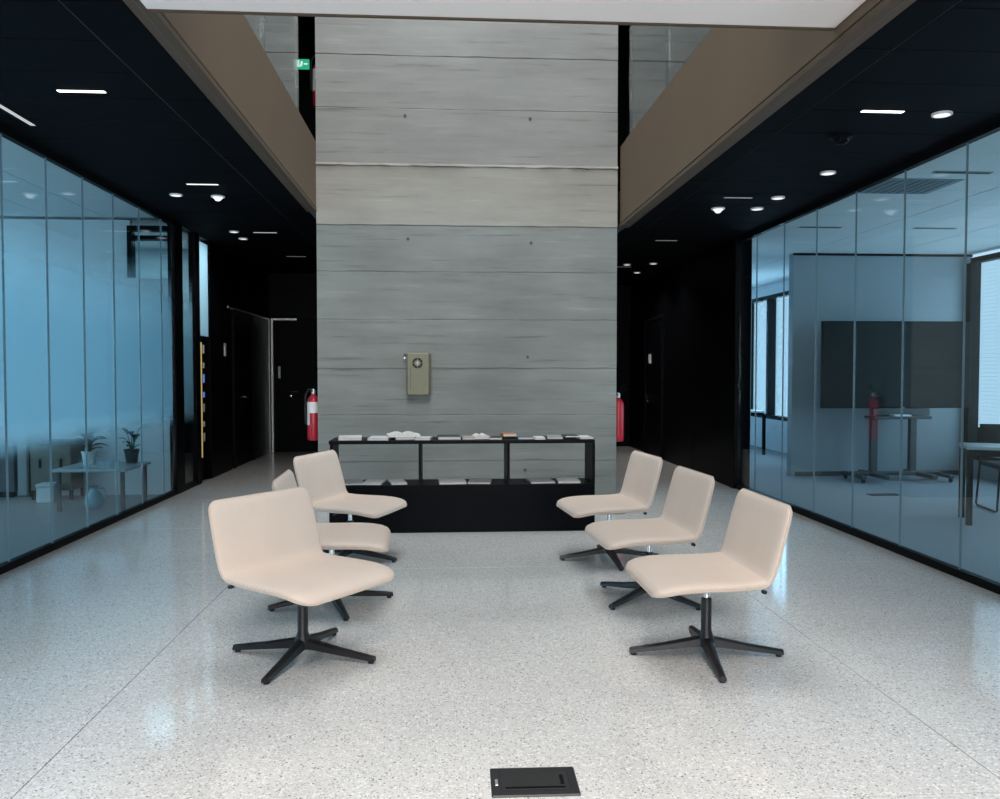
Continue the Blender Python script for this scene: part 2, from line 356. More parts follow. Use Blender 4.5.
# gallery fascias with their lip
def fascia(name, xi, s, z, label, gap):
    root = empty(name, (xi, 2.5, z), kind='structure', label=label, cat='fascia')
    a, b = sorted((xi, xi + s * .10))
    wbox('fascia_panel', a, b, YB, YC, z + .015, 3.82, M['fascia'], root, .004)
    a, b = sorted((xi - s * .004, xi + s * .10))
    wbox('lip', a, b, YB, YC, z - .03, z + .005, M['lip'], root, .003)
    a, b = sorted((xi + s * .045, xi + s * .052))
    wbox('lip_groove', a, b, YB, YC, z - .032, z - .028, M['joint'], root)
    a, b = sorted((xi + s * .02, xi + s * .07))
    wbox('rail_shoe', a, b, YB, YC - gap + .05, 3.82, 3.85, M['steel_grey'], root)
    a, b = sorted((xi + s * .037, xi + s * .053))
    yy = YC - gap
    for k in range(5):
        wbox('glass_panel', a, b, yy - 1.48, yy, 3.85, 4.98, M['glass_rail'], root); yy -= 1.5
    return root
fascia('trim_1', FL, -1, ZL, 'beige-brown gallery fascia with glass balustrade above the left aisle', .8)
fascia('trim_2', FR + .03, 1, ZR, 'beige-brown gallery fascia with glass balustrade above the right aisle', .25)
# white soffit of the bridge above the camera
br = empty('ceiling_bridge', (0.2, 3, 3.05), kind='structure', label='smooth white soffit of the bridge crossing overhead at the top', cat='ceiling')
wbox('soffit', FL + .002, FR + .028, 2.0, 3.93, 3.05, 3.4, M['white_paint'], br, .004)
wbox('soffit_edge', FL + .002, FR + .028, 3.93, 3.95, 3.045, 4.0, M['lip'], br)

# ------------------------------------------------------------------ upper gallery shell
ug = empty('floor_upper', (0, 5, 3.3), kind='structure', label='upper gallery floor slab behind the fascias', cat='floor')
wbox('slab', -7.8, FL - .1, YB, YE, 3.3, 3.42, M['screed'], ug)
wbox('slab', FR + .1, 7.8, YB, YE, 3.3, 3.42, M['screed'], ug)
ur = empty('ceiling_upper', (0, 5, 6.3), kind='structure', label='dark ceiling of the upper gallery', cat='ceiling')
wbox('roof_slab', -7.8, FL - .1, YB, YE + .1, 6.3, 6.5, M['black_ceiling'], ur)
wbox('roof_slab', FR + .1, 7.8, YB, YE + .1, 6.3, 6.5, M['black_ceiling'], ur)
for i, (x0, x1, lab) in enumerate(((-7.8, -7.7, 'pale side wall of the upper gallery at the left'), (7.7, 7.8, 'pale side wall of the upper gallery at the right'))):
    wbox('wall_upper_side', x0, x1, YB, YE, 3.42, 6.3, M['upper_wall'], kind='structure', label=lab, cat='wall')
for i, (x0, x1, lab) in enumerate(((-7.7, FL + .2, 'dark end wall of the upper gallery left of the concrete core'), (FR - .2, 7.7, 'dark end wall of the upper gallery right of the concrete core'))):
    wbox('wall_upper_end', x0, x1, 12.3, 12.4, 3.42, 6.3, M['black_wall'], kind='structure', label=lab, cat='wall')
wbox('ceiling_back', FL - .13, FR + .13, YC + 3.3, YE, 3.0, 3.1, M['black_ceiling'], kind='structure', label='black ceiling behind the concrete core', cat='ceiling')

# ------------------------------------------------------------------ glass partitions
def partition(name, x, s, zt, ys, film, label):
    """s = side of the room (-1 room at smaller x)"""
    root = empty(name, (x, ys[0], 0), kind='structure', label=label, cat='glass wall')
    a, b = x - .03, x + .03
    wbox('bottom_channel', a, b, ys[0], ys[-1], 0.0, .055, M['black_metal'], root, .003)
    wbox('top_channel', a, b, ys[0], ys[-1], zt - .05, zt + .02, M['black_metal'], root, .003)
    for k in range(len(ys) - 1):
        p = wbox('glass_pane', x - .006, x + .006, ys[k] + .004, ys[k + 1] - .004, .05, zt - .045, M['glass_part'], root)
        if film:
            f = MB().box(-.0004, .0004, -(ys[k + 1] - ys[k]) / 2 + .004, (ys[k + 1] - ys[k]) / 2 - .004, .5, 2.98).build('frosted_film', M['film'], p, (s * .0075, 0, -.05))
        if k: wbox('joint_strip', x - .0075, x + .0075, ys[k] - .002, ys[k] + .002, .055, zt - .05, M['silicone'], root)
    return root
ysL = [1.3 + .65 * k for k in range(13)]; ysL = [y - 1.3 + 6.06 - .65 * 6 for y in ysL]      # joints at 6.06, 6.71, ...
ysL = [y for y in ysL if y < 9.4] + [9.66]
partition('wall_left', XL, -1, ZL, ysL, True, 'left glass wall with a blue-lit frosted band fading up and down')
ysR = [5.41 + .755 * k for k in range(-5, 6)] + [9.72]
partition('wall_right', XR, 1, ZR, ysR, False, 'right clear glass wall in front of the meeting room')
Y0 = ysL[0]; Y0R = ysR[0]
wbox('wall_near_left', XL - .1, XL + .02, YB, Y0, 0, ZL, M['black_wall'], kind='structure', label='black wall beside the camera at the left', cat='wall')
wbox('wall_near_right', XR - .02, XR + .1, YB, Y0R, 0, ZR, M['black_wall'], kind='structure', label='black wall beside the camera at the right', cat='wall')
# glazed end behind the camera: posts and transom only where light comes in
fw = empty('window_1', (0.18, YB, 0), kind='structure', label='tall glazed entrance front behind the camera', cat='window')
for k in range(6):
    x = XL + (XR - XL) * k / 5
    wbox('mullion', x - .03, x + .03, YB - .06, YB + .06, 0, 3.1, M['black_metal'], fw)
    if k < 5: wbox('pane', x + .03, x + (XR - XL) / 5 - .03, YB - .006, YB + .006, .06, 3.1, M['glass_clear'], fw)

# ------------------------------------------------------------------ end of the left aisle: post, narrow pane, opening, doors
XW = XL
wl = empty('wall_left_end', (XW, 10, 0), kind='structure', label='black panel wall with narrow pane at the end of the left aisle', cat='wall')
wbox('corner_post', XW - .045, XW + .035, 9.66, 9.94, 0, ZL, M['black_wall'], wl, .003)
pn = wbox('narrow_pane', XW - .006, XW + .006, 9.94, 10.44, .05, ZL, M['glass_part'], wl)
MB().box(-.0004, .0004, -.245, .245, .5, 2.98).build('frosted_film', M['film'], pn, (-.0075, 0, -.05))
wbox('bottom_channel', XW - .03, XW + .03, 9.94, 10.44, 0, .055, M['black_metal'], wl)
wbox('glazing_post', XW - .05, XW + .035, 10.44, 10.61, 0, ZL, M['black_wall'], wl, .003)
wbox('frosted_pane', XW - .012, XW, 10.61, 11.09, 1.86, ZL - .06, M['milk'], wl)
wbox('wall_panel', XW - .12, XW + .03, 11.09, 12.12, 0, ZL, M['black_wall'], wl, .003)
wbox('wall_panel', XW - .12, XW + .03, 12.12, YD - .06, 2.33, ZL, M['black_wall'], wl, .003)
wbox('wall_panel', XW - .12, XW + .03, 13.44, YD - .06, 0, 2.30, M['black_wall'], wl, .003)
wbox('header_strip', XW + .02, XW + .04, 11.95, YD - .06, 2.30, 2.33, M['alu'], wl)
wbox('corner_trim', XW - .02, XW + .045, YD - .06, YD, 0, 2.33, M['alu'], wl, .004)
wbox('corner_trim', XW + .06, XW + .10, YD - .04, YD, 0, 2.33, M['alu'], wl, .004)
wbox('switch_plate', XW + .03, XW + .042, 11.72, 11.80, 1.62, 1.80, M['white_box'], wl, .003)
def handle(parent, loc, face, flip=1):
    """lever handle on a rose, face = unit normal of the door (x or y)"""
    mb = MB()
    if face[0]:
        s = face[0]
        mb.tube([(0, 0, 0), (s * .05, 0, 0), (s * .06, flip * .01, 0), (s * .06, flip * .13, 0)], .010, 8)
    else:
        s = face[1]
        mb.tube([(0, 0, 0), (0, s * .05, 0), (flip * .01, s * .06, 0), (flip * .13, s * .06, 0)], .010, 8)
    h = mb.build('handle', M['chrome'], parent, loc, smooth=True)
    rot = (0, R(90), 0) if face[0] else (R(90), 0, 0)
    MB().lathe([(.026, -.006), (.026, .006), (.022, .008)], 16).build('lock_rose', M['chrome'], parent, (loc[0], loc[1], loc[2] - .075), rot, True)
def door_x(name, x, s, y0, y1, zt, label, hy, hz, flip):
    root = empty(name, (x, (y0 + y1) / 2, 0), kind='structure', label=label, cat='door')
    a, b = sorted((x, x + s * .045))
    wbox('leaf', a - .03 if s > 0 else a + .01, b - .01 if s > 0 else b + .03, y0 + .05, y1 - .05, .008, zt - .05, M['black_lacquer'], root, .002)
    for (u, v, p, q) in ((y0, y0 + .05, 0, zt), (y1 - .05, y1, 0, zt), (y0 + .05, y1 - .05, zt - .05, zt)):
        wbox('frame', a - .05 if s > 0 else a - .005, b + .005 if s > 0 else b + .05, u, v, p, q, M['black_metal'], root, .002)
    handle(root, (s * (.035 if s > 0 else .05), hy - (y0 + y1) / 2, hz), (s, 0), flip)
    return root
door_x('door_1', XW, 1, 12.22, 13.44, 2.30, 'black door with chrome lever handle in the left side wall', 12.72, 1.02, 1)
# opening with the dark cabinet glimpsed through it
vr = wbox('wall_alcove', XW - 1.9, XW - 1.8, 9.78, 12, 0, ZL, M['pale_wall'], kind='structure', label='pale wall glimpsed through the narrow opening at the left', cat='wall')
wbox('wall_alcove_end', XW - 1.8, XW - .12, 11.9, 12, 0, ZL, M['pale_wall'], kind='structure', label='pale end wall behind the dark cabinet in the left opening', cat='wall')
wbox('floor_alcove', XW - 1.9, XW - .1, 9.5, 12, -.1, -.002, M['screed'], kind='structure', label='grey floor of the narrow alcove at the left', cat='floor')
wbox('ceiling_alcove', XW - 1.9, XW - .1, 9.5, 12, ZL, ZL + .1, M['white_paint'], kind='structure', label='ceiling of the narrow alcove at the left', cat='ceiling')
cabn = empty('display_cabinet', (XW - .19, 10.85, 0), label='narrow dark cabinet with yellow lit strip in the left wall opening', cat='cabinet')
MB().box(-.15, .15, -.235, .235, .04, 1.84, .006).build('body', M['black_lacquer'], cabn)
MB().box(-.14, .14, -.225, .225, 0, .04).build('plinth', M['black_metal'], cabn)
MB().box(.15, .164, -.03, .03, .30, 1.78, .004).build('edge_strip', M['yellow'], cabn)
for k in range(7):
    z = .5 + k * .19
    MB().box(.15, .158, .10, .16, z, z + (.07 if k % 2 else .11), .002).build('lit_label', M['blue_lit'] if k in (3, 4) else M['white_label'], cabn)
ceil_l = bpy.data.lights.new('alcove_lamp', 'AREA'); ceil_l.size = 1.2; ceil_l.energy = 20; ceil_l.color = (.55, .85, 1)
lo = bpy.data.objects.new('alcove_lamp', ceil_l); COL.objects.link(lo); lo.location = (XW - .8, 10.85, ZL - .02)

# end wall and right black wall
ew = empty('wall_end', (0, YE, 0), kind='structure', label='black end wall behind the concrete core', cat='wall')
wbox('wall_face', XL - .6, FR, YD, YE, 2.33, 3.12, M['black_wall'], ew)
wbox('wall_face', -1.95, FR, YD, YE, 0, 2.33, M['black_wall'], ew)
wbox('wall_face', FR, XR + .1, YE, YE + .1, 0, 3.1, M['black_wall'], ew)
wbox('wall_face', -3.5, -1.95, YD + .12, YE, 0, 2.33, M['black_wall'], ew)
wbox('header_strip', XL + .10, -2.60, YD - .03, YD, 2.30, 2.33, M['alu'], ew)
d2 = empty('door_2', (-2.5, YD + .04, 0), kind='structure', label='black door with chrome handle in the end wall left of the core', cat='door')
wbox('leaf', -2.96, -2.0, YD + .03, YD + .08, .0, 2.28, M['black_lacquer'], d2, .002)
for (u, v, p, q) in ((-3.0, -2.96, 0, 2.30), (-2.0, -1.95, 0, 2.30), (-2.96, -2.0, 2.28, 2.30)):
    wbox('frame', u, v, YD, YD + .10, p, q, M['black_metal'], d2)
handle(d2, (-2.72 + 2.5, -.01, 1.06), (0, -1), 1)
tag(wbox('door_plate', -2.93, -2.89, YD + .015, YD + .03, 1.29, 1.50, M['white_label'], b=.002), 'small white plate on the black door left of the core', 'sign')
rw = empty('wall_right_end', (3.42, 12, 0), kind='structure', label='black panel wall at the end of the right aisle', cat='wall')
wbox('corner_post', XR - .06, XR + .14, 9.72, 9.87, 0, ZR, M['black_wall'], rw, .003)
for y0, y1 in ((9.87, 11.4), (11.4, 12.98)): wbox('wall_panel', XR - .05, XR + .12, y0 + .003, y1 - .003, 0, ZR, M['black_wall'], rw, .003)
wbox('wall_panel', XR - .05, XR + .12, 12.98, 14.1, 2.3, ZR, M['black_wall'], rw, .003)
wbox('wall_panel', XR - .05, XR + .12, 14.1, YE, 0, ZR, M['black_wall'], rw, .003)
door_x('door_3', XR - .05, -1, 12.98, 14.1, 2.3, 'black door with chrome handle in the right aisle wall', 13.82, .98, -1)
tag(wbox('door_plate', XR - .098, XR - .085, 13.66, 13.80, 1.54, 1.70, M['white_label'], b=.002), 'small white plate on the black door right of the core', 'sign')

# ------------------------------------------------------------------ left room behind the frosted glass
wbox('floor_left_room', -7.6, XL - .03, Y0 - .1, 9.76, -.1, -.001, M['screed'], kind='structure', label='grey floor of the room behind the frosted glass', cat='floor')
lc = empty('ceiling_left_room', (-5.4, 5.5, ZL), kind='structure', label='pale tiled ceiling of the room behind the frosted glass', cat='ceiling')
wbox('ceiling_bed', -7.6, XL - .03, Y0 - .1, 9.76, ZL + .02, ZL + .1, M['tile_gap'], lc)
me = MB().box(-.296, .296, -.596, .596, 0, .025, .003).mesh('ceiling_tile', M['tile_white'])
for i in range(7):
    for j in range(7):
        link('ceiling_tile', me, lc, (XL - .36 - i * .6 + 5.4, 9.08 - j * 1.2 - 5.5, 0))
BW = 9.68
lb = empty('wall_left_room', (-5.3, BW, 0), kind='structure', label='back wall of the room behind the frosted glass', cat='wall')
wx0, wz1 = hitY(128, 225, BW).x, hitY(128, 226, BW).z; wz0 = hitY(150, 278, BW).z
wbox('wall_face', -7.6, wx0 + .02, BW, BW + .08, 0, ZL, M['pale_wall'], lb)
wbox('wall_face', wx0 + .02, XL - .045, BW, BW + .08, 0, wz0, M['pale_wall'], lb)
cw = empty('window_2', (wx0 + .2, BW, wz0), kind='structure', label='small black-framed transom window behind the left glass wall', cat='window')
wbox('frame', wx0, wx0 + .05, BW - .05, BW + .08, wz0, wz1, M['black_metal'], cw, .004)
wbox('frame', wx0 + .05, XL - .045, BW - .05, BW + .08, wz1 - .055, wz1, M['black_metal'], cw, .004)
wbox('rail', wx0 + .05, XL - .045, BW - .05, BW + .08, wz1 - .155, wz1 - .11, M['black_metal'], cw, .004)
wbox('pane', wx0 + .05, XL - .045, BW + .02, BW + .032, wz0, wz1, M['glass_part'], cw)
wbox('wall_left_outer', -7.75, -7.6, Y0 - .1, 9.76, 0, .45, M['pale_wall'], kind='structure', label='low sill wall on the outer side of the left room', cat='wall')
lw = empty('window_3', (-7.65, 5.5, .45), kind='structure', label='wide outer window lighting the left room', cat='window')
for k in range(6):
    y = Y0 + (9.6 - Y0) * k / 5
    wbox('mullion', -7.7, -7.6, y - .04, y + .04, .45, ZL, M['black_metal'], lw)
    if k < 5: wbox('pane', -7.66, -7.65, y + .04, y + (9.6 - Y0) / 5 - .04, .45, ZL, M['glass_clear'], lw)
wbox('wall_left_near', -7.7, XL - .03, Y0 - .2, Y0 - .1, 0, ZL, M['pale_wall'], kind='structure', label='near end wall of the left room', cat='wall')
# along the back wall
def tall_panel(x0, x1, z0, z1, y0, m, name, label, cat):
    o = empty(name, ((x0 + x1) / 2, y0 + .05, 0), label=label, cat=cat)
    w = (x1 - x0) / 2
    MB().box(-w, w, -.05, .05, z0, z1, .006).build('body', m, o)
    MB().box(w - .06, w - .035, -.085, -.05, z0 + (z1 - z0) * .4, z0 + (z1 - z0) * .6, .004).build('pull', M['alu'], o)
    MB().box(-w + .02, w - .02, -.045, .045, 0, z0).build('plinth', M['black_metal'], o)
    return o
def bw(px): return hitY(px, 470, BW - .1).x
tall_panel(bw(0) - .9, bw(15), .06, 2.0, BW - .12, M['steel_grey'], 'locker', 'dark grey tall locker at the far left edge behind the glass', 'locker')
cu = empty('curtain', (bw(23), BW - .09, 0), label='pale gathered curtain beside the dark locker behind the glass', cat='curtain')
pts = [(-.06 + .12 * i / 32, .03 * math.sin(i * 1.25)) for i in range(33)]
MB().rings([[Vector((x, y - .004, z)) for x, y in pts] + [Vector((x, y + .004, z)) for x, y in reversed(pts)] for z in (.02, 1.0, 2.3)]).build('cloth', M['tile_white'], cu, smooth=True)
MB().tube([(-.08, 0, 2.33), (.08, 0, 2.33)], .012).build('rod', M['black_metal'], cu)
tall_panel(bw(29.5), bw(34), .0, 2.2, BW - .12, M['black_metal'], 'door_post', 'narrow black upright panel beside the pale curtain', 'panel')
sb = empty('sideboard', (bw(61), BW - .17, 0), label='brown wooden sideboard with dark frame against the back wall of left room', cat='sideboard')
MB().box(-.22, .22, -.16, .16, .10, .60, .006).build('body', M['wood_brown'], sb)
MB().box(-.23, .23, -.17, .17, .60, .64, .004).build('top', M['steel_grey'], sb)
for x in (-.20, .20):
    for y in (-.14, .14): MB().box(x - .015, x + .015, y - .015, y + .015, 0, .10).build('leg', M['black_metal'], sb)
for x in (-.11, .11):
    d_ = MB().box(x - .102, x + .102, -.172, -.16, .12, .58, .003).build('door', M['wood_brown'], sb)
    MB().box(x - .01, x + .01, -.185, -.172, .35, .45).build('pull', M['black_metal'], d_)
def crate(loc, w, d, h, label, rz=0):
    o = empty('storage_box', loc, rz, label=label, cat='box')
    MB().box(-w / 2, w / 2, -d / 2, d / 2, 0, h - .03, .006).build('body', M['white_box'], o)
    MB().box(-w / 2 - .008, w / 2 + .008, -d / 2 - .008, d / 2 + .008, h - .03, h, .006).build('lid', M['white_box'], o)
    return o
bp_ = hitZ(48, 501)
crate((bp_.x + .02, bp_.y - .04, 0), .17, .18, .20, 'small white lidded box on the floor of the left room', .1)
# low table with plants
TX, TY = -3.56, 8.85
ct = empty('coffee_table', (TX, TY, 0), label='low grey coffee table with plants behind the left glass', cat='table')
MB().box(-.36, .36, -.36, .36, .40, .43, .006).build('top', M['table_top'], ct)
for x in (-.31, .31):
    for y in (-.31, .31): MB().box(x - .018, x + .018, y - .018, y + .018, 0, .40, .003).build('leg', M['steel_grey'], ct)
def leaf_mesh(L, Wd, m):
    mb = MB(); rows = []
    for i in range(6):
        t = i / 5; w = Wd * math.sin(math.pi * (.06 + .92 * t)) ** .8
        x = L * t; z = .35 * L * t - .5 * L * t * t
        rows.append([Vector((x, -w, z + w * .3)), Vector((x, 0, z)), Vector((x, w, z + w * .3)), Vector((x, 0, z + .0012))])
    return mb.rings(rows).mesh('leaf', m, True)
def plant(loc, label, n, L, Wd, h, potm, seed, cat='plant'):
    r_ = random.Random(seed)
    o = empty('potted_plant', loc, label=label, cat=cat)
    MB().lathe([(.055, 0), (.075, .13), (.08, .13), (.08, .145), (.07, .145), (.068, .12), (.02, .12)], 20).build('pot', potm, o, smooth=True)
    MB().lathe([(.066, .115), (.066, .122), (.02, .126)], 16).build('soil', M['soil'], o)
    lm = leaf_mesh(L, Wd, M['leaf']); lm2 = leaf_mesh(L * .8, Wd * .9, M['leaf_light'])
    for k in range(n):
        a = k * 2.4 + r_.uniform(-.3, .3); t = (k + 1) / n
        sx, sy = .045 * math.cos(a) * (.4 + t), .045 * math.sin(a) * (.4 + t)
        top = (sx, sy, .13 + h * t)
        MB().tube([(sx * .2, sy * .2, .12), (sx * .5, sy * .5, .12 + h * t * .5), top], .004, 6).build('stem', M['leaf_light'], o)
        link('leaf', lm if k % 4 else lm2, o, top, (0, r_.uniform(-.9, .1), a))
    return o
plant((TX - .16, TY + .05, .43), 'dark leafy pot plant on the low table behind the left glass', 16, .17, .045, .26, M['white_box'], 3)
plant((TX + .2, TY + .24, .43), 'smaller sparse pot plant on the right of the low table', 9, .13, .03, .20, M['steel_grey'], 9)
jg = empty('blue_jug', (hitZ(91, 509).x, hitZ(91, 509).y + .09, 0), label='blue glazed jug with handle standing on the floor behind the left glass', cat='jug')
MB().lathe([(.05, 0), (.085, .03), (.098, .08), (.085, .13), (.045, .175), (.04, .20), (.055, .225), (.05, .225), (.034, .20), (.03, .18)], 24).build('body', M['blue_glaze'], jg, smooth=True)
MB().tube([(.045, 0, .20), (.09, 0, .205), (.115, 0, .16), (.09, 0, .11)], .009, 8).build('handle', M['blue_glaze'], jg, smooth=True)
def tumbler(loc, label):
    o = empty('glass_tumbler', loc, label=label, cat='glass', group='tumblers on the low table')
    MB().lathe([(.026, 0), (.034, .09), (.031, .09), (.024, .006)], 16).build('bowl', M['glass_clear'], o, smooth=True)
    return o
for k in range(5): tumbler((TX - .1 + .085 * k, TY - .28 - .02 * (k % 2), .43), ['clear glass tumbler at the left end of the row on the low table', 'clear glass tumbler second from left on the low table', 'clear glass tumbler in the middle of the row on the low table', 'clear glass tumbler second from right on the low table', 'clear glass tumbler at the right end of the row on the low table'][k])
me_l = MB().box(-.14, .14, -.025, .025, -.006, .004).mesh('diffuser', M['lamp_soft'])
for k, (x, y) in enumerate(((-4.6, 6.2), (-4.6, 7.8), (-5.9, 7.0))):
    o = empty('panel_lamp', (x, y, ZL - .004), label=['slim ceiling lamp nearest the camera in the left room', 'slim ceiling lamp near the back wall of the left room', 'slim ceiling lamp deep in the left room'][k], cat='lamp', group='slim ceiling lamps in the left room')
    MB().box(-.15, .15, -.035, .035, -.004, .008, .002).build('housing', M['alu'], o)
    link('diffuser', me_l, o, (0, 0, -.002))

# ------------------------------------------------------------------ right meeting room and the office beyond
wbox('floor_right_room', XR + .03, 7.2, Y0R - .1, 18.6, -.1, -.001, M['carpet'], kind='structure', label='grey carpet floor of the meeting room behind the right glass', cat='floor')
rc = empty('ceiling_right_room', (5.3, 8, ZR), kind='structure', label='pale tiled ceiling of the meeting room', cat='ceiling')
wbox('ceiling_bed', XR + .03, 7.2, Y0R - .1, 18.6, ZR + .02, ZR + .1, M['tile_gap'], rc)
me = MB().box(-.595, .595, -.296, .296, 0, .025, .003).mesh('ceiling_tile', M['tile_white'])
for i in range(3):
    for j in range(27):
        link('ceiling_tile', me, rc, (XR + .63 + i * 1.2 - 5.3, 1.95 + j * .6 - 8, 0))
def vent(loc, w, d, label):
    o = empty('ceiling_vent', loc, label=label, cat='vent')
    MB().box(-w / 2, w / 2, -d / 2, d / 2, -.006, .0, .002).build('frame', M['grey_wall'], o)
    for k in range(9):
        x = -w / 2 + w * (k + 1) / 10
        MB().box(x - .012, x + .012, -d / 2 + .03, d / 2 - .03, -.013, -.006).build('slat', M['grey_wall'], o)
    return o
vent((hitZ(905, 186, ZR).x, hitZ(905, 186, ZR).y, ZR - .001), .7, .55, 'wide grey air vent in the meeting room ceiling')
for k, (x, y) in enumerate([tuple(hitZ(*q, ZR))[:2] for q in ((963, 172), (820, 227), (935, 228))]):
    o = empty('slot_diffuser', (x, y, ZR - .001), label=['dark ceiling slot nearest the camera in the meeting room', 'dark ceiling slot over the meeting room screen at left', 'dark ceiling slot over the meeting room screen at right'][k], cat='vent', group='dark ceiling slots')
    MB().box(-.24, .24, -.03, .03, -.006, 0, .002).build('frame', M['grey_wall'], o)
    MB().box(-.22, .22, -.012, .012, -.009, -.005).build('slot', M['black_metal'], o)
gw = empty('wall_meeting', (5.8, 10.85, 0), kind='structure', label='grey wall behind the large screen in the meeting room', cat='wall')
wbox('wall_face', 4.67, 7.1, 10.85, 10.97, 0, ZR, M['grey_wall'], gw)
wbox('end_cap', 4.62, 4.67, 10.84, 10.98, 0, ZR, M['grey_wall'], gw)
wbox('top_strip', 4.62, 7.1, 10.835, 10.85, ZR - .03, ZR, M['black_metal'], gw)
wbox('baseboard', 4.67, 7.1, 10.835, 10.85, 0, .06, M['steel_grey'], gw)
def outer_window(name, x, y0, y1, z0, z1, n, label, blind):
    o = empty(name, (x, (y0 + y1) / 2, z0), kind='structure', label=label, cat='window')
    wbox('frame', x - .06, x + .06, y0, y1, z0 - .07, z0, M['black_metal'], o); wbox('frame', x - .06, x + .06, y0, y1, z1, z1 + .07, M['black_metal'], o)
    for k in range(n + 1):
        y = y0 + (y1 - y0) * k / n
        wbox('mullion', x - .08, x + .06, y - .05, y + .05, z0, z1, M['black_metal'], o)
        if k < n: wbox('pane', x - .005, x + .005, y + .05, y + (y1 - y0) / n - .05, z0, z1, M['glass_clear'], o)
    if blind:
        mb = MB(); z = z1 - .02
        while z > z0 + .05:
            mb.box(x + .012, x + .024, y0 + .06, y1 - .14, z, z + .002); z -= .05
        b_ = mb.build('blind_slats', M['blind'], o, -Vector(o.location)); b_['kind'] = 'stuff'
    return o
outer_window('window_4', 7.1, 4.0, 10.79, .30, 2.86, 6, 'tall blind-covered window at the right edge of the meeting room', True)
wbox('wall_sill_right', 7.05, 7.2, Y0R - .1, 10.97, 0, .23, M['grey_wall'], kind='structure', label='low sill wall under the meeting room window', cat='wall')
wbox('wall_outer_right', 7.05, 7.2, Y0R - .1, 3.9, .23, ZR, M['grey_wall'], kind='structure', label='outer wall of the meeting room near the camera', cat='wall')
wbox('wall_near_room', XR + .1, 7.2, Y0R - .2, Y0R - .1, 0, ZR, M['grey_wall'], kind='structure', label='near end wall of the meeting room', cat='wall')
outer_window('window_5', 5.9, 12.6, 18.0, .62, 2.72, 5, 'row of bright far windows in the office beyond the grey wall', False)
wbox('wall_sill_far', 5.84, 6.0, 11.12, 18.6, 0, .55, M['pale_wall'], kind='structure', label='low sill wall under the far office windows', cat='wall')
wbox('wall_lintel_far', 5.84, 6.0, 11.12, 18.6, 2.79, ZR, M['pale_wall'], kind='structure', label='wall strip above the far office windows', cat='wall')
wbox('wall_pier_far', 5.84, 6.0, 11.12, 12.55, .55, 2.79, M['pale_wall'], kind='structure', label='pier beside the far office windows', cat='wall')
wbox('wall_office_end', XR + .1, 6.0, 18.05, 18.2, 0, ZR, M['pale_wall'], kind='structure', label='pale end wall of the office beyond the meeting room', cat='wall')
wbox('wall_office_side', XR + .12, XR + .2, 9.87, 18.05, 0, ZR, M['pale_wall'], kind='structure', label='inner side wall of the office beyond the meeting room', cat='wall')
def desk(loc, w, d, h, label, rz=0):
    o = empty('desk', loc, rz, label=label, cat='table')
    MB().box(-w / 2, w / 2, -d / 2, d / 2, h - .028, h, .004).build('top', M['table_top'], o)
    MB().box(-w / 2 + .03, w / 2 - .03, -d / 2 + .03, d / 2 - .03, h - .07, h - .028).build('frame', M['black_metal'], o)
    for x in (-w / 2 + .03, w / 2 - .03):
        for y in (-d / 2 + .03, d / 2 - .03): MB().box(x - .025, x + .025, y - .025, y + .025, 0, h - .05, .003).build('leg', M['black_metal'], o)
    return o
desk((5.13, 14.35, 0), .5, 1.4, .74, 'small desk with black legs far off beside the bright office windows')
desk((5.47, 7.18, 0), 1.40, .50, .72, 'black-legged meeting table at the right edge behind the glass', R(-25))
# sled-base chair at the meeting table
mc = empty('visitor_chair', (5.74, 8.02, 0), R(-12), label='dark mesh visitor chair with sled legs at the meeting table', cat='chair')
for s in (-1, 1):
    MB().tube([(s * .25, -.22, .45), (s * .25, -.26, .42), (s * .26, -.24, .02), (s * .26, -.20, .012), (s * .26, .22, .012), (s * .26, .25, .03), (s * .25, .20, .44), (s * .25, .24, .70), (s * .24, .27, .82)], .011, 8).build('sled_leg', M['black_metal'], mc, smooth=True)
    MB().tube([(s * .26, .22, .66), (s * .27, 0, .67), (s * .27, -.16, .66)], .016, 8).build('armrest', M['black_metal'], mc, smooth=True)
MB().box(-.24, .24, -.24, .22, .43, .48, .015, 2).build('seat', M['rubber'], mc)
mb = MB(); mb.rings([[Vector((x, .23 + .05 * (z - .5) - .05 * (1 - (x / .24) ** 2) + t, z)) for x in [-.24 + .06 * i for i in range(9)] for t in (0,)] for z in (.52, .62, .72, .82, .86)], cap=False, closed=False)
bk = mb.build('backrest', M['rubber'], mc, smooth=True); sm = bk.modifiers.new('solid', 'SOLIDIFY'); sm.thickness = .02
# rolling screen stand
tv = empty('display_stand', (5.77, 10.33, 0), label='large dark flat screen on a grey rolling stand before the grey wall', cat='display')
sc_ = MB().box(-.985, .985, -.03, .03, .935, 2.05, .006).build('screen_body', M['black_metal'], tv)
MB().box(-.97, .97, -.033, -.030, .95, 2.035).build('screen_panel', M['screen'], sc_)
for x in (-.25, .27):
    MB().box(x - .045, x + .045, .035, .10, .10, 1.7, .006).build('column', M['steel_grey'], tv)
MB().box(-.36, .40, -.16, .10, .80, .835, .006).build('shelf', M['steel_grey'], tv)
MB().box(-.30, .45, -.02, .035, .84, .93, .004).build('bracket', M['steel_grey'], tv)
for x in (-.30, .32):
    MB().box(x - .04, x + .04, -.38, .30, .06, .11, .01).build('foot', M['steel_grey'], tv)
MB().box(-.56, .62, -.03, .05, .07, .12, .01).build('crossbar', M['steel_grey'], tv)
wheel = MB().lathe([(.03, -.012), (.032, 0), (.03, .012)], 16).mesh('caster', M['rubber'])
for x in (-.54, .60):
    for y in (-.25, .22): link('caster', wheel, tv, (x, y, .032), (0, R(90), 0))
for x in (-.54, .60): MB().box(x - .035, x + .035, -.28, .25, .055, .10, .01).build('foot', M['steel_grey'], tv)
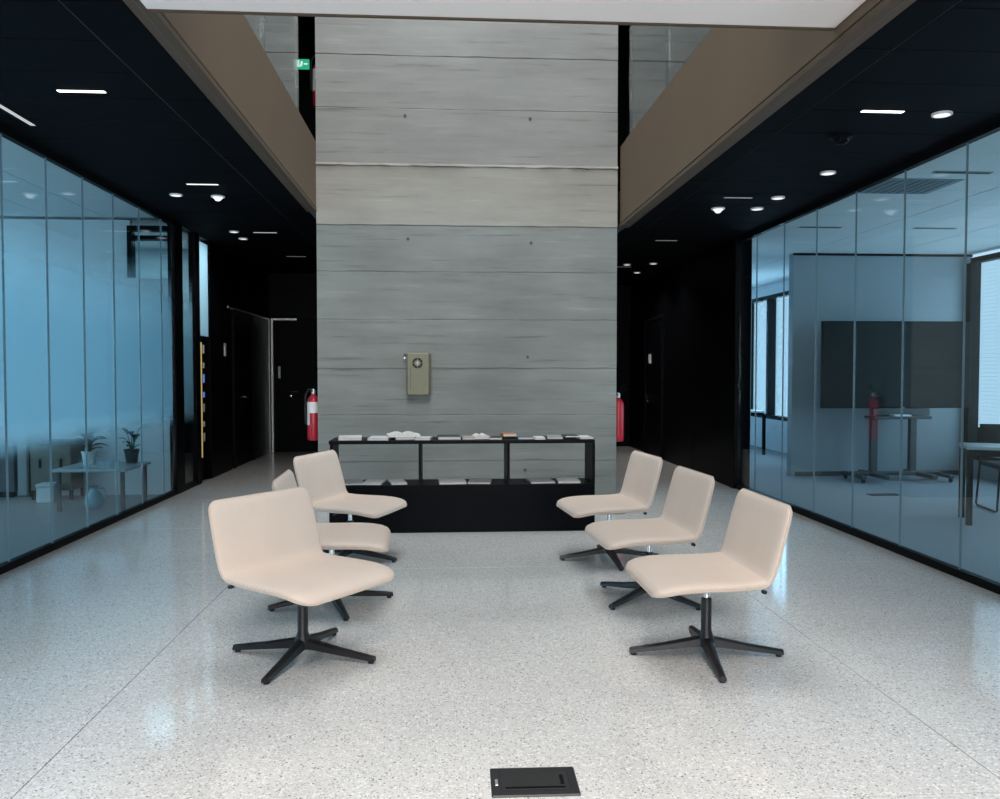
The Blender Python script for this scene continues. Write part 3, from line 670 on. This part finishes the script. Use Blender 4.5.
pp = MB().box(-.11, .11, -.08, .08, 0, .02, .003).build('paper_stack', M['white_label'], None, (5.79, 10.255, .8355)); tag(pp, 'small white paper stack on the screen stand shelf', 'papers')
fb = empty('floor_box', (4.97, 9.12, 0), label='small black floor socket plate in the meeting room carpet', cat='floor box')
MB().box(-.17, .17, -.07, .07, -.002, .006, .002).build('frame', M['black_metal'], fb)
MB().box(-.12, .12, -.04, .04, .006, .009, .002).build('lid', M['rubber'], fb)

# ------------------------------------------------------------------ ceiling lamps of the hall
def slot_lamp(x, y, z, m, label, along_y=False, L=.28):
    o = empty('slot_lamp', (x, y, z), R(90) if along_y else 0, label=label, cat='lamp', group='slim recessed slot lamps in the black ceilings')
    MB().box(-L / 2 - .008, L / 2 + .008, -.022, .022, -.004, .0, .001).build('housing', M['black_metal'], o)
    MB().box(-L / 2, L / 2, -.016, .016, -.007, -.003).build('diffuser', M[m], o)
for i, (y, m) in enumerate(((5.26, 'lamp'), (7.77, 'lamp_soft'), (10.39, 'lamp_mid'), (12.5, 'lamp_dim'))):
    slot_lamp(-2.21, y, ZL, m, ['brightest slot lamp in left ceiling, nearest the camera', 'second slot lamp from the camera in left ceiling', 'third slot lamp from the camera in left ceiling', 'dim last slot lamp in left ceiling near the doors'][i])
slot_lamp(-2.85, 5.55, ZL, 'lamp_mid', 'slot lamp running lengthwise beside the left glass wall', True, .9)
for i, (y, m) in enumerate(((4.935, 'lamp'), (7.435, 'lamp_dim'), (9.9, 'lamp_dim'), (12.4, 'lamp_dim'))):
    slot_lamp(2.647, y, ZR, m, ['bright slot lamp in right ceiling, nearest the camera', 'unlit second slot lamp in right ceiling', 'unlit third slot lamp in right ceiling near the core', 'unlit last slot lamp in right ceiling'][i], L=.26)
def downlight(x, y, z, label, big=False):
    o = empty('downlight', (x, y, z), label=label, cat='lamp', group='round downlights in the black ceilings')
    r = .06 if not big else .065
    MB().lathe([(r, 0), (r, -.012), (r * .8, -.014), (r * .78, -.004)], 20).build('ring', M['white_label'], o, smooth=True)
    MB().lathe([(r * .8, -.002), (r * .78, -.010), (r * .3, -.016 if not big else -.045)], 16).build('lens', M['lamp_soft'], o, smooth=True)
    d = bpy.data.lights.new('downlight_beam', 'SPOT'); d.energy = 26 if y > 8.5 else 8; d.spot_size = R(125); d.spot_blend = 0.7; d.shadow_soft_size = .05; d.color = (1, .97, .93)
    l = bpy.data.objects.new('downlight_beam', d); COL.objects.link(l); l.parent = o; l.location = (0, 0, -.06)
for x, y, big, lab in ((-2.594, 8.24, 0, 'round downlight left of the second slot lamp in left ceiling'), (-2.215, 8.30, 1, 'domed round downlight right behind the second left slot lamp'), (-2.572, 10.34, 0, 'round downlight left of the third slot lamp in left ceiling'), (-2.59, 10.87, 0, 'last round downlight in the left ceiling')):
    downlight(x, y, ZL, lab, big)
for x, y, big, lab in ((3.037, 4.96, 0, 'round downlight nearest the camera in right ceiling'), (3.028, 6.465, 0, 'second round downlight in right ceiling beside the glass'), (3.007, 7.41, 0, 'third round downlight beside the right glass wall'), (3.006, 7.917, 0, 'fourth round downlight beside the right glass wall'), (2.629, 7.94, 1, 'domed round downlight behind the unlit second right slot lamp'),
                       (2.655, 12.12, 0, 'far round downlight in right ceiling beside the core'), (3.01, 11.98, 0, 'far round downlight in right ceiling above the door wall'), (3.026, 13.08, 0, 'farthest right downlight beside the black door wall'), (2.68, 13.4, 1, 'farthest right downlight in line with the slot lamps')):
    downlight(x, y, ZR, lab, big)
sn = empty('ceiling_sensor', (2.654, 5.48, ZR), label='black dome sensor in right ceiling behind the bright slot lamp', cat='sensor')
MB().lathe([(.075, 0), (.075, -.012), (.06, -.018)], 24).build('base', M['black_metal'], sn, smooth=True)
MB().lathe([(.055, -.016), (.05, -.035), (.035, -.05), (.01, -.056)], 20).build('dome', M['black_lacquer'], sn, smooth=True)

# upper gallery details
slot_lamp(-1.85, 9.6, 6.3, 'lamp', 'bright slot lamp high in the upper gallery left of the core', L=.3)
slot_lamp(2.35, 10.2, 6.3, 'lamp', 'bright slot lamp high in the upper gallery right of the core', L=.3)
ex = empty('exit_sign', (hitY(302, 68, 11.8).x, 11.8, hitY(302, 69, 11.8).z), label='green lit exit sign in the upper gallery left of the core', cat='sign')
MB().box(-.10, .10, -.02, .02, 0, .13, .004).build('body', M['exit_green'], ex)
MB().box(-.07, -.035, -.024, -.02, .02, .11).build('door_pictogram', M['exit_white'], ex)
MB().tube([(0, -.023, .095), (0, -.023, .06), (-.02, -.023, .03)], .012, 6).build('figure_pictogram', M['exit_white'], ex)
MB().box(.03, .08, -.024, -.02, .055, .072).build('arrow_pictogram', M['exit_white'], ex)
MB().box(-.01, .01, -.01, .01, .13, 6.30 - ex.location.z).build('hanger', M['black_metal'], ex)

# ------------------------------------------------------------------ fire extinguishers
def extinguisher(loc, label, side, with_label=True, off=.075):
    o = empty('fire_extinguisher', loc, label=label, cat='extinguisher')
    MB().lathe([(.03, 0), (.06, .004), (.066, .02), (.068, .06), (.068, .40), (.06, .45), (.035, .485), (.022, .495), (.022, .51)], 24).build('cylinder', M['red'], o, smooth=True)
    MB().lathe([(.024, .505), (.026, .54), (.018, .56)], 16).build('valve', M['alu'], o, smooth=True)
    MB().tube([(0, 0, .555), (.03, -.02, .575), (.09, -.05, .60)], [.010, .010, .008], 8).build('carry_handle', M['black_metal'], o)
    MB().tube([(0, 0, .56), (.03, -.02, .61), (.08, -.045, .66)], [.008, .008, .007], 8).build('squeeze_lever', M['black_metal'], o)
    MB().tube([(0, -.01, .53), (-.04, -.05, .56), (-.075, -.055, .50), (-.082, -.045, .36), (-.078, -.04, .18)], .010, 8).build('hose', M['rubber'], o, smooth=True)
    if with_label:
        pts = [(.0695 * math.cos(a), .0695 * math.sin(a)) for a in [R(-175) + R(170) * i / 12 for i in range(13)]]
        MB().rings([[Vector((x, y, z)) for x, y in pts] + [Vector((x * .985, y * .985, z)) for x, y in reversed(pts)] for z in (.30, .42)]).build('label_band', M['white_label'], o, smooth=True)
        pts = pts[:5]
        MB().rings([[Vector((x, y, z)) for x, y in pts] + [Vector((x * .985, y * .985, z)) for x, y in reversed(pts)] for z in (.17, .30)]).build('label_strip', M['white_label'], o, smooth=True)
    MB().box(min(0, side * off), max(0, side * off), .05, .08, .38, .50, .003).build('wall_bracket', M['black_metal'], o)
    return o
extinguisher((FL - .085, 9.15, .655), 'red fire extinguisher with white label on the left side of the core', 1)
extinguisher((FR + .135, 9.45, .60), 'red fire extinguisher on the right side of the core', -1, False, .13)
extinguisher((FL - .085, 9.7, 4.42), 'red fire extinguisher up in the gallery left of the core', 1)
tag(MB().box(-.015, .0, -.1, .1, 0, .22, .002).build('fire_sign', M['red'], None, (FL + .003, 9.6, 5.22)), 'small red sign high on the gallery side of the core', 'sign')

# ------------------------------------------------------------------ olive wall box with round emblem
x, z = pix_core(418.5, 395.5)
pb = empty('wall_box', (x, YC - .012, z), label='olive beige wall box with dark round emblem on the concrete core', cat='box')
MB().box(-.118, .118, -.105, .0, 0, .455, .014, 3).build('case', M['olive'], pb, smooth=True)
MB().box(-.110, .110, -.112, -.104, .012, .443, .004).build('lid', M['olive'], pb)
MB().box(.118, .135, -.09, .0, .01, .445, .004).build('side_flange', M['olive_dark'], pb)
MB().box(-.082, -.076, -.115, -.111, .06, .30).build('slot', M['olive_dark'], pb)
em = MB()
for k in range(4):
    a0 = R(90 * k + 4); rr = []
    for i in range(9):
        a = a0 + R(82) * i / 8
        rr.append([Vector((r_ * math.cos(a), y_, r_ * math.sin(a))) for r_, y_ in ((.034, 0), (.055, 0), (.055, -.004), (.034, -.004))])
    em.rings(rr)
em = em.build('emblem_ring', M['rubber'], pb, (-.005, -.112, .345))
MB().box(-.007, .007, -.003, 0, -.022, .022).box(-.018, .018, -.003, 0, -.004, .010).build('emblem_cross', M['mag_beige'], em)
MB().lathe([(.012, 0), (.012, .03), (.008, .034)], 12).build('key_cap', M['alu'], pb, (-.142, -.02, .40), (R(90), 0, 0), True)

# ------------------------------------------------------------------ display bench
BX0, BX1, BY0, BY1 = -1.013, 1.305, 7.22, 7.63
bn = empty('display_bench', ((BX0 + BX1) / 2, BY0 + .2, 0), label='long black display bench with three open bays before the concrete core', cat='bench')
W2 = (BX1 - BX0) / 2; D2 = (BY1 - BY0) / 2
MB().box(-W2, W2, -D2, D2, 0, .415, .003).build('base', M['black_lacquer'], bn)
MB().box(-W2, W2, -D2, D2, .775, .805, .003).build('top', M['black_metal'], bn)
for px in (331.5, 420, 508.5, 593.7):
    xx = hitY(px, 470, BY0).x - (BX0 + BX1) / 2
    MB().box(xx - .012, xx + .012, -D2 + .001, D2 - .001, .415, .775, .002).build('divider', M['black_metal'], bn)
def magazine(x, y, z, w, d, t, m, label, rz=0, open_=False, group='printed matter on the display bench'):
    o = empty('magazine', (x, y, z), rz, label=label, cat='magazine', group=group)
    if open_:
        for s in (-1, 1):
            pr = []
            for i in range(9):
                u = i / 8; xx = s * w * u; zz_ = t + .022 * math.sin(math.pi * min(1, u * 1.15)) * (1 - u * .6)
                pr.append([Vector((xx, -d / 2, 0.0 + .0005)), Vector((xx, d / 2, .0005)), Vector((xx, d / 2, zz_ + .002)), Vector((xx, -d / 2, zz_ + .002))])
            MB().rings(pr).build('page_fan', M['paper'], o)
        MB().box(-w, w, -d / 2 - .003, d / 2 + .003, 0, .001).build('cover', M[m], o)
    else:
        MB().box(-w / 2 + .003, w / 2 - .002, -d / 2 + .002, d / 2 - .002, .0012, t - .0012).build('pages', M['paper'], o)
        MB().box(-w / 2, w / 2, -d / 2, d / 2, 0, .0015).box(-w / 2, w / 2, -d / 2, d / 2, t - .0015, t).box(-w / 2, -w / 2 + .0015, -d / 2, d / 2, 0, t).build('cover', M[m], o)
    return o
def bx_(px): return hitY(px, 437, BY0 + .18).x
ZT = .805; ym = BY0 + .2
magazine(bx_(350), ym, ZT, .20, .28, .024, 'mag_white', 'thick white magazine at the left end of the bench top', .1)
magazine(bx_(380), ym - .03, ZT, .18, .27, .020, 'mag_white', 'white magazine second from the left on the bench top', -.05)
magazine(bx_(403), ym + .02, ZT, .17, .26, .022, 'mag_grey', 'grey magazine under the open one near the left divider', .2)
magazine(bx_(403), ym + .02, ZT + .0225, .14, .22, .018, 'mag_white', 'white open magazine spread over a grey one', .15, True)
magazine(bx_(424), ym - .06, ZT, .13, .2, .018, 'mag_white', 'small white leaflet pile above the left divider', -.1)
magazine(bx_(449), ym, ZT, .20, .27, .026, 'mag_dark', 'thick black magazine on the bench top', .03)
magazine(bx_(468.5), ym, ZT, .11, .24, .015, 'mag_beige', 'narrow beige leaflet beside the black magazine', .0)
magazine(bx_(481), ym + .03, ZT, .07, .22, .02, 'mag_white', 'white open booklet at the middle of the bench top', .12, True)
magazine(bx_(496), ym - .04, ZT, .11, .24, .018, 'mag_dark', 'dark booklet just left of the orange magazine', -.1)
magazine(bx_(509), ym + .05, ZT + .0185, .12, .15, .022, 'mag_orange', 'orange magazine lying on top near the right divider', .1)
magazine(bx_(524), ym, ZT, .15, .25, .018, 'mag_blue', 'dark blue booklet just right of the orange magazine', .1)
magazine(bx_(538.5), ym - .05, ZT, .09, .24, .014, 'mag_white', 'pale leaflet between the dark blue and the grey booklet', 0)
magazine(bx_(555), ym + .02, ZT, .14, .25, .018, 'mag_grey', 'grey booklet over the right bay of the bench', -.08)
magazine(bx_(569), ym - .07, ZT + .0185, .12, .2, .014, 'mag_dark', 'thin black booklet lying on the grey one at the right', .05)
magazine(bx_(584), ym, ZT, .12, .25, .014, 'mag_white', 'white leaflet at the right end of the bench top', .06)
ZS = .415
for px, w, m, rz, lab in ((350, .22, 'mag_grey', .1, 'grey magazine in the left bay of the bench'), (374, .17, 'mag_white', -.1, 'white magazine in the left bay of the bench'), (397, .14, 'mag_white', .2, 'small white magazine beside the left divider in the left bay'),
                          (452, .24, 'mag_white', .05, 'white magazine in the middle bay of the bench'), (480, .2, 'mag_grey', -.1, 'grey magazine at the right of the middle bay'),
                          (540, .22, 'mag_grey', .1, 'grey magazine at the left of the right bay'), (568, .2, 'mag_white', -.05, 'white magazine in the right bay of the bench')):
    magazine(bx_(px), ym - .02, ZS + .001, w, .28, .014, m, lab, rz, group='printed matter in the bench bays')

# ------------------------------------------------------------------ swivel lounge chairs
def smooth_path(ctrl, n):
    pts = []
    for i in range(len(ctrl) - 1):
        p0, p1, p2, p3 = ctrl[max(i - 1, 0)], ctrl[i], ctrl[i + 1], ctrl[min(i + 2, len(ctrl) - 1)]
        for k in range(n):
            t = k / n
            pts.append(tuple(.5 * ((2 * b) + (-a + c) * t + (2 * a - 5 * b + 4 * c - d) * t * t + (-a + 3 * b - 3 * c + d) * t ** 3) for a, b, c, d in zip(p0, p1, p2, p3)))
    pts.append(ctrl[-1]); return pts
def shell(ctrl, halfw, rc, thick, end_free, concave):
    """padded panel lofted along a side-view path; last station is the free, rounded end"""
    P = smooth_path(ctrl, 7); L = [0]
    for a, b in zip(P, P[1:]): L.append(L[-1] + math.hypot(b[0] - a[0], b[1] - a[1]))
    # resample, denser towards the free end
    T = L[-1]; st = [T * (i / 16) * .93 for i in range(17)] + [T * (1 - .07 * (1 - i / 8) ** 1.8) for i in range(1, 9)]
    def at(s):
        for i in range(len(L) - 1):
            if L[i + 1] >= s - 1e-9:
                t = (s - L[i]) / max(1e-9, L[i + 1] - L[i]); return [P[i][0] + (P[i + 1][0] - P[i][0]) * t, P[i][1] + (P[i + 1][1] - P[i][1]) * t], i
    rings = []; edge = []
    for s in st:
        (u, z), i = at(s)
        a, b = P[i], P[i + 1]; t = Vector((b[0] - a[0], 0, b[1] - a[1])).normalized()
        nrm = Vector((-t.z, 0, t.x))
        if concave[1] * (nrm.x * concave[0][0] + nrm.z * concave[0][1]) < 0: nrm = -nrm
        d = T - s
        k = 1.0 if d >= rc else math.sqrt(max(0.0, 1 - ((rc - d) / rc) ** 2))
        hw = halfw(s / T) - rc * (1 - k)
        ke = 1.0 if d >= thick * .8 else max(.12, math.sqrt(max(0.0, 1 - (1 - d / (thick * .8)) ** 2)))
        ring = []
        N = 28
        for q in range(N):
            a_ = 2 * math.pi * q / N
            ca, sa = math.cos(a_), math.sin(a_)
            xx = hw * math.copysign(abs(ca) ** .28, ca)
            edgef = 1 - .18 * (abs(xx) / max(hw, 1e-6)) ** 4
            tt = thick / 2 * ke * math.copysign(abs(sa) ** .6, sa) * edgef
            lift = .006 * (xx / .31) ** 2
            ring.append(Vector((u, xx, z)) + nrm * (tt + lift))
        rings.append(ring); edge.append((ring[0], ring[N // 2]))
    return rings, edge
def make_chair():
    root = empty('swivel_chair', (0, 0, 0), cat='chair', group='beige swivel lounge chairs facing each other', label='x')
    th = .062
    seat_c = [(-.172, .421), (-.10, .414), (.0, .411), (.12, .410), (.22, .404), (.30, .389), (.340, .368)]
    back_c = [(-.12, .412), (-.172, .420), (-.206, .456), (-.229, .53), (-.253, .62), (-.277, .71), (-.297, .782)]
    r1, e1 = shell(seat_c, lambda t: .322 + .012 * math.sin(math.pi * min(1, t * .8)), .085, th, True, ((0, 1), 1))
    r2, e2 = shell(back_c, lambda t: .322 + .008 * math.sin(math.pi * t), .05, th * .80, True, ((1, 0.15), 1))
    seat = MB().rings(r1).build('seat', M['chair_fabric'], root, smooth=True)
    back = MB().rings(r2).build('backrest', M['chair_fabric'], root, smooth=True)
    MB().tube([a for a, b in e1] + [b for a, b in reversed(e1)], .0045, 6).build('piping', M['chair_pipe'], seat, smooth=True)
    MB().tube([a for a, b in e2[3:]] + [b for a, b in reversed(e2[3:])], .0045, 6).build('piping', M['chair_pipe'], back, smooth=True)
    # under-seat mechanism
    mb = MB().box(-.10, .10, -.08, .08, .350, .374, .006)
    mb.box(-.16, .16, -.125, -.10, .366, .384, .004).box(-.16, .16, .10, .125, .366, .384, .004).box(-.185, -.165, -.30, -.272, .380, .396, .003).box(-.185, -.165, .272, .30, .380, .396, .003)
    plate = mb.build('mounting_plate', M['chair_black'], root)
    lever = MB().tube([(-.02, -.06, .366), (-.03, -.14, .366), (-.035, -.20, .362)], [.006, .006, .009], 8).build('lever', M['chair_black'], root, smooth=True)
    MB().lathe([(.016, .27), (.016, .345), (.03, .35), (.03, .36)], 18).build('gas_stem', M['chrome'], root, smooth=True)
    MB().lathe([(.030, .045), (.040, .055), (.042, .085), (.030, .115), (.026, .13), (.026, .285), (.020, .29), (.014, .29)], 22).build('pedestal', M['chair_black'], root, smooth=True)
    lm = MB()
    rr = []
    for u, hw, z0, z1 in ((.02, .026, .050, .100), (.08, .025, .046, .088), (.20, .021, .031, .063), (.33, .0175, .016, .042), (.376, .0165, .011, .034)):
        rr.append([Vector((u, -hw, z0)), Vector((u, hw, z0)), Vector((u, hw * .9, z1 - .008)), Vector((u, hw * .4, z1)), Vector((u, -hw * .4, z1)), Vector((u, -hw * .9, z1 - .008))])
    leg_me = lm.rings(rr).mesh('leg', M['chair_black'], True)
    gl_me = MB().lathe([(.013, 0), (.015, .004), (.012, .018)], 14).mesh('foot_glide', M['rubber'], True)
    for k in range(4):
        lg = link('leg', leg_me, root, (0, 0, 0), (0, 0, R(90 * k)))
        link('foot_glide', gl_me, lg, (.355, 0, 0))
    return root
chair0 = make_chair()
UP = ('seat', 'backrest', 'mounting_plate', 'lever')
CH = [(-.705, 4.085, -36, -17, 'front left beige swivel chair, nearest the camera on the left side'),
      (-.69, 5.02, 2, 20, 'middle left beige swivel chair mostly hidden behind the front left one'),
      (-.72, 6.24, -20, -22, 'far left beige swivel chair beside the display bench'),
      (1.278, 3.985, 181, -6, 'front right beige swivel chair, nearest the camera on the right side'),
      (1.25, 5.03, 184, 40, 'middle beige swivel chair of the right row'),
      (1.215, 6.10, 186, 2, 'far right beige swivel chair beside the display bench')]
for i, (x, y, face, base, lab) in enumerate(CH):
    o = chair0 if i == 0 else dup(chair0)
    o.location = (x, y, 0); o.rotation_euler = (0, 0, R(base)); o['label'] = lab
    for ch in o.children:
        if ch.name.split('.')[0] in UP: ch.rotation_euler = (0, 0, R(face - base))

# ------------------------------------------------------------------ floor box in the foreground
fx = empty('floor_box', (.296, 2.775, 0), R(-1), label='black metal floor socket box in the foreground terrazzo', cat='floor box')
MB().box(-.148, .148, -.098, .098, -.003, .006, .004).build('frame', M['chair_black'], fx)
ld = MB().box(-.118, .118, -.062, .062, .005, .0085, .002).build('lid', M['rubber'], fx)
MB().box(-.10, .10, -.056, -.048, .0085, .0105).build('grip', M['black_metal'], ld)
MB().box(.088, .10, -.03, .03, .0085, .0105).build('hinge', M['black_metal'], ld)
MB().box(-.134, -.124, -.03, .012, .006, .0085, .001).build('latch', M['alu'], fx)
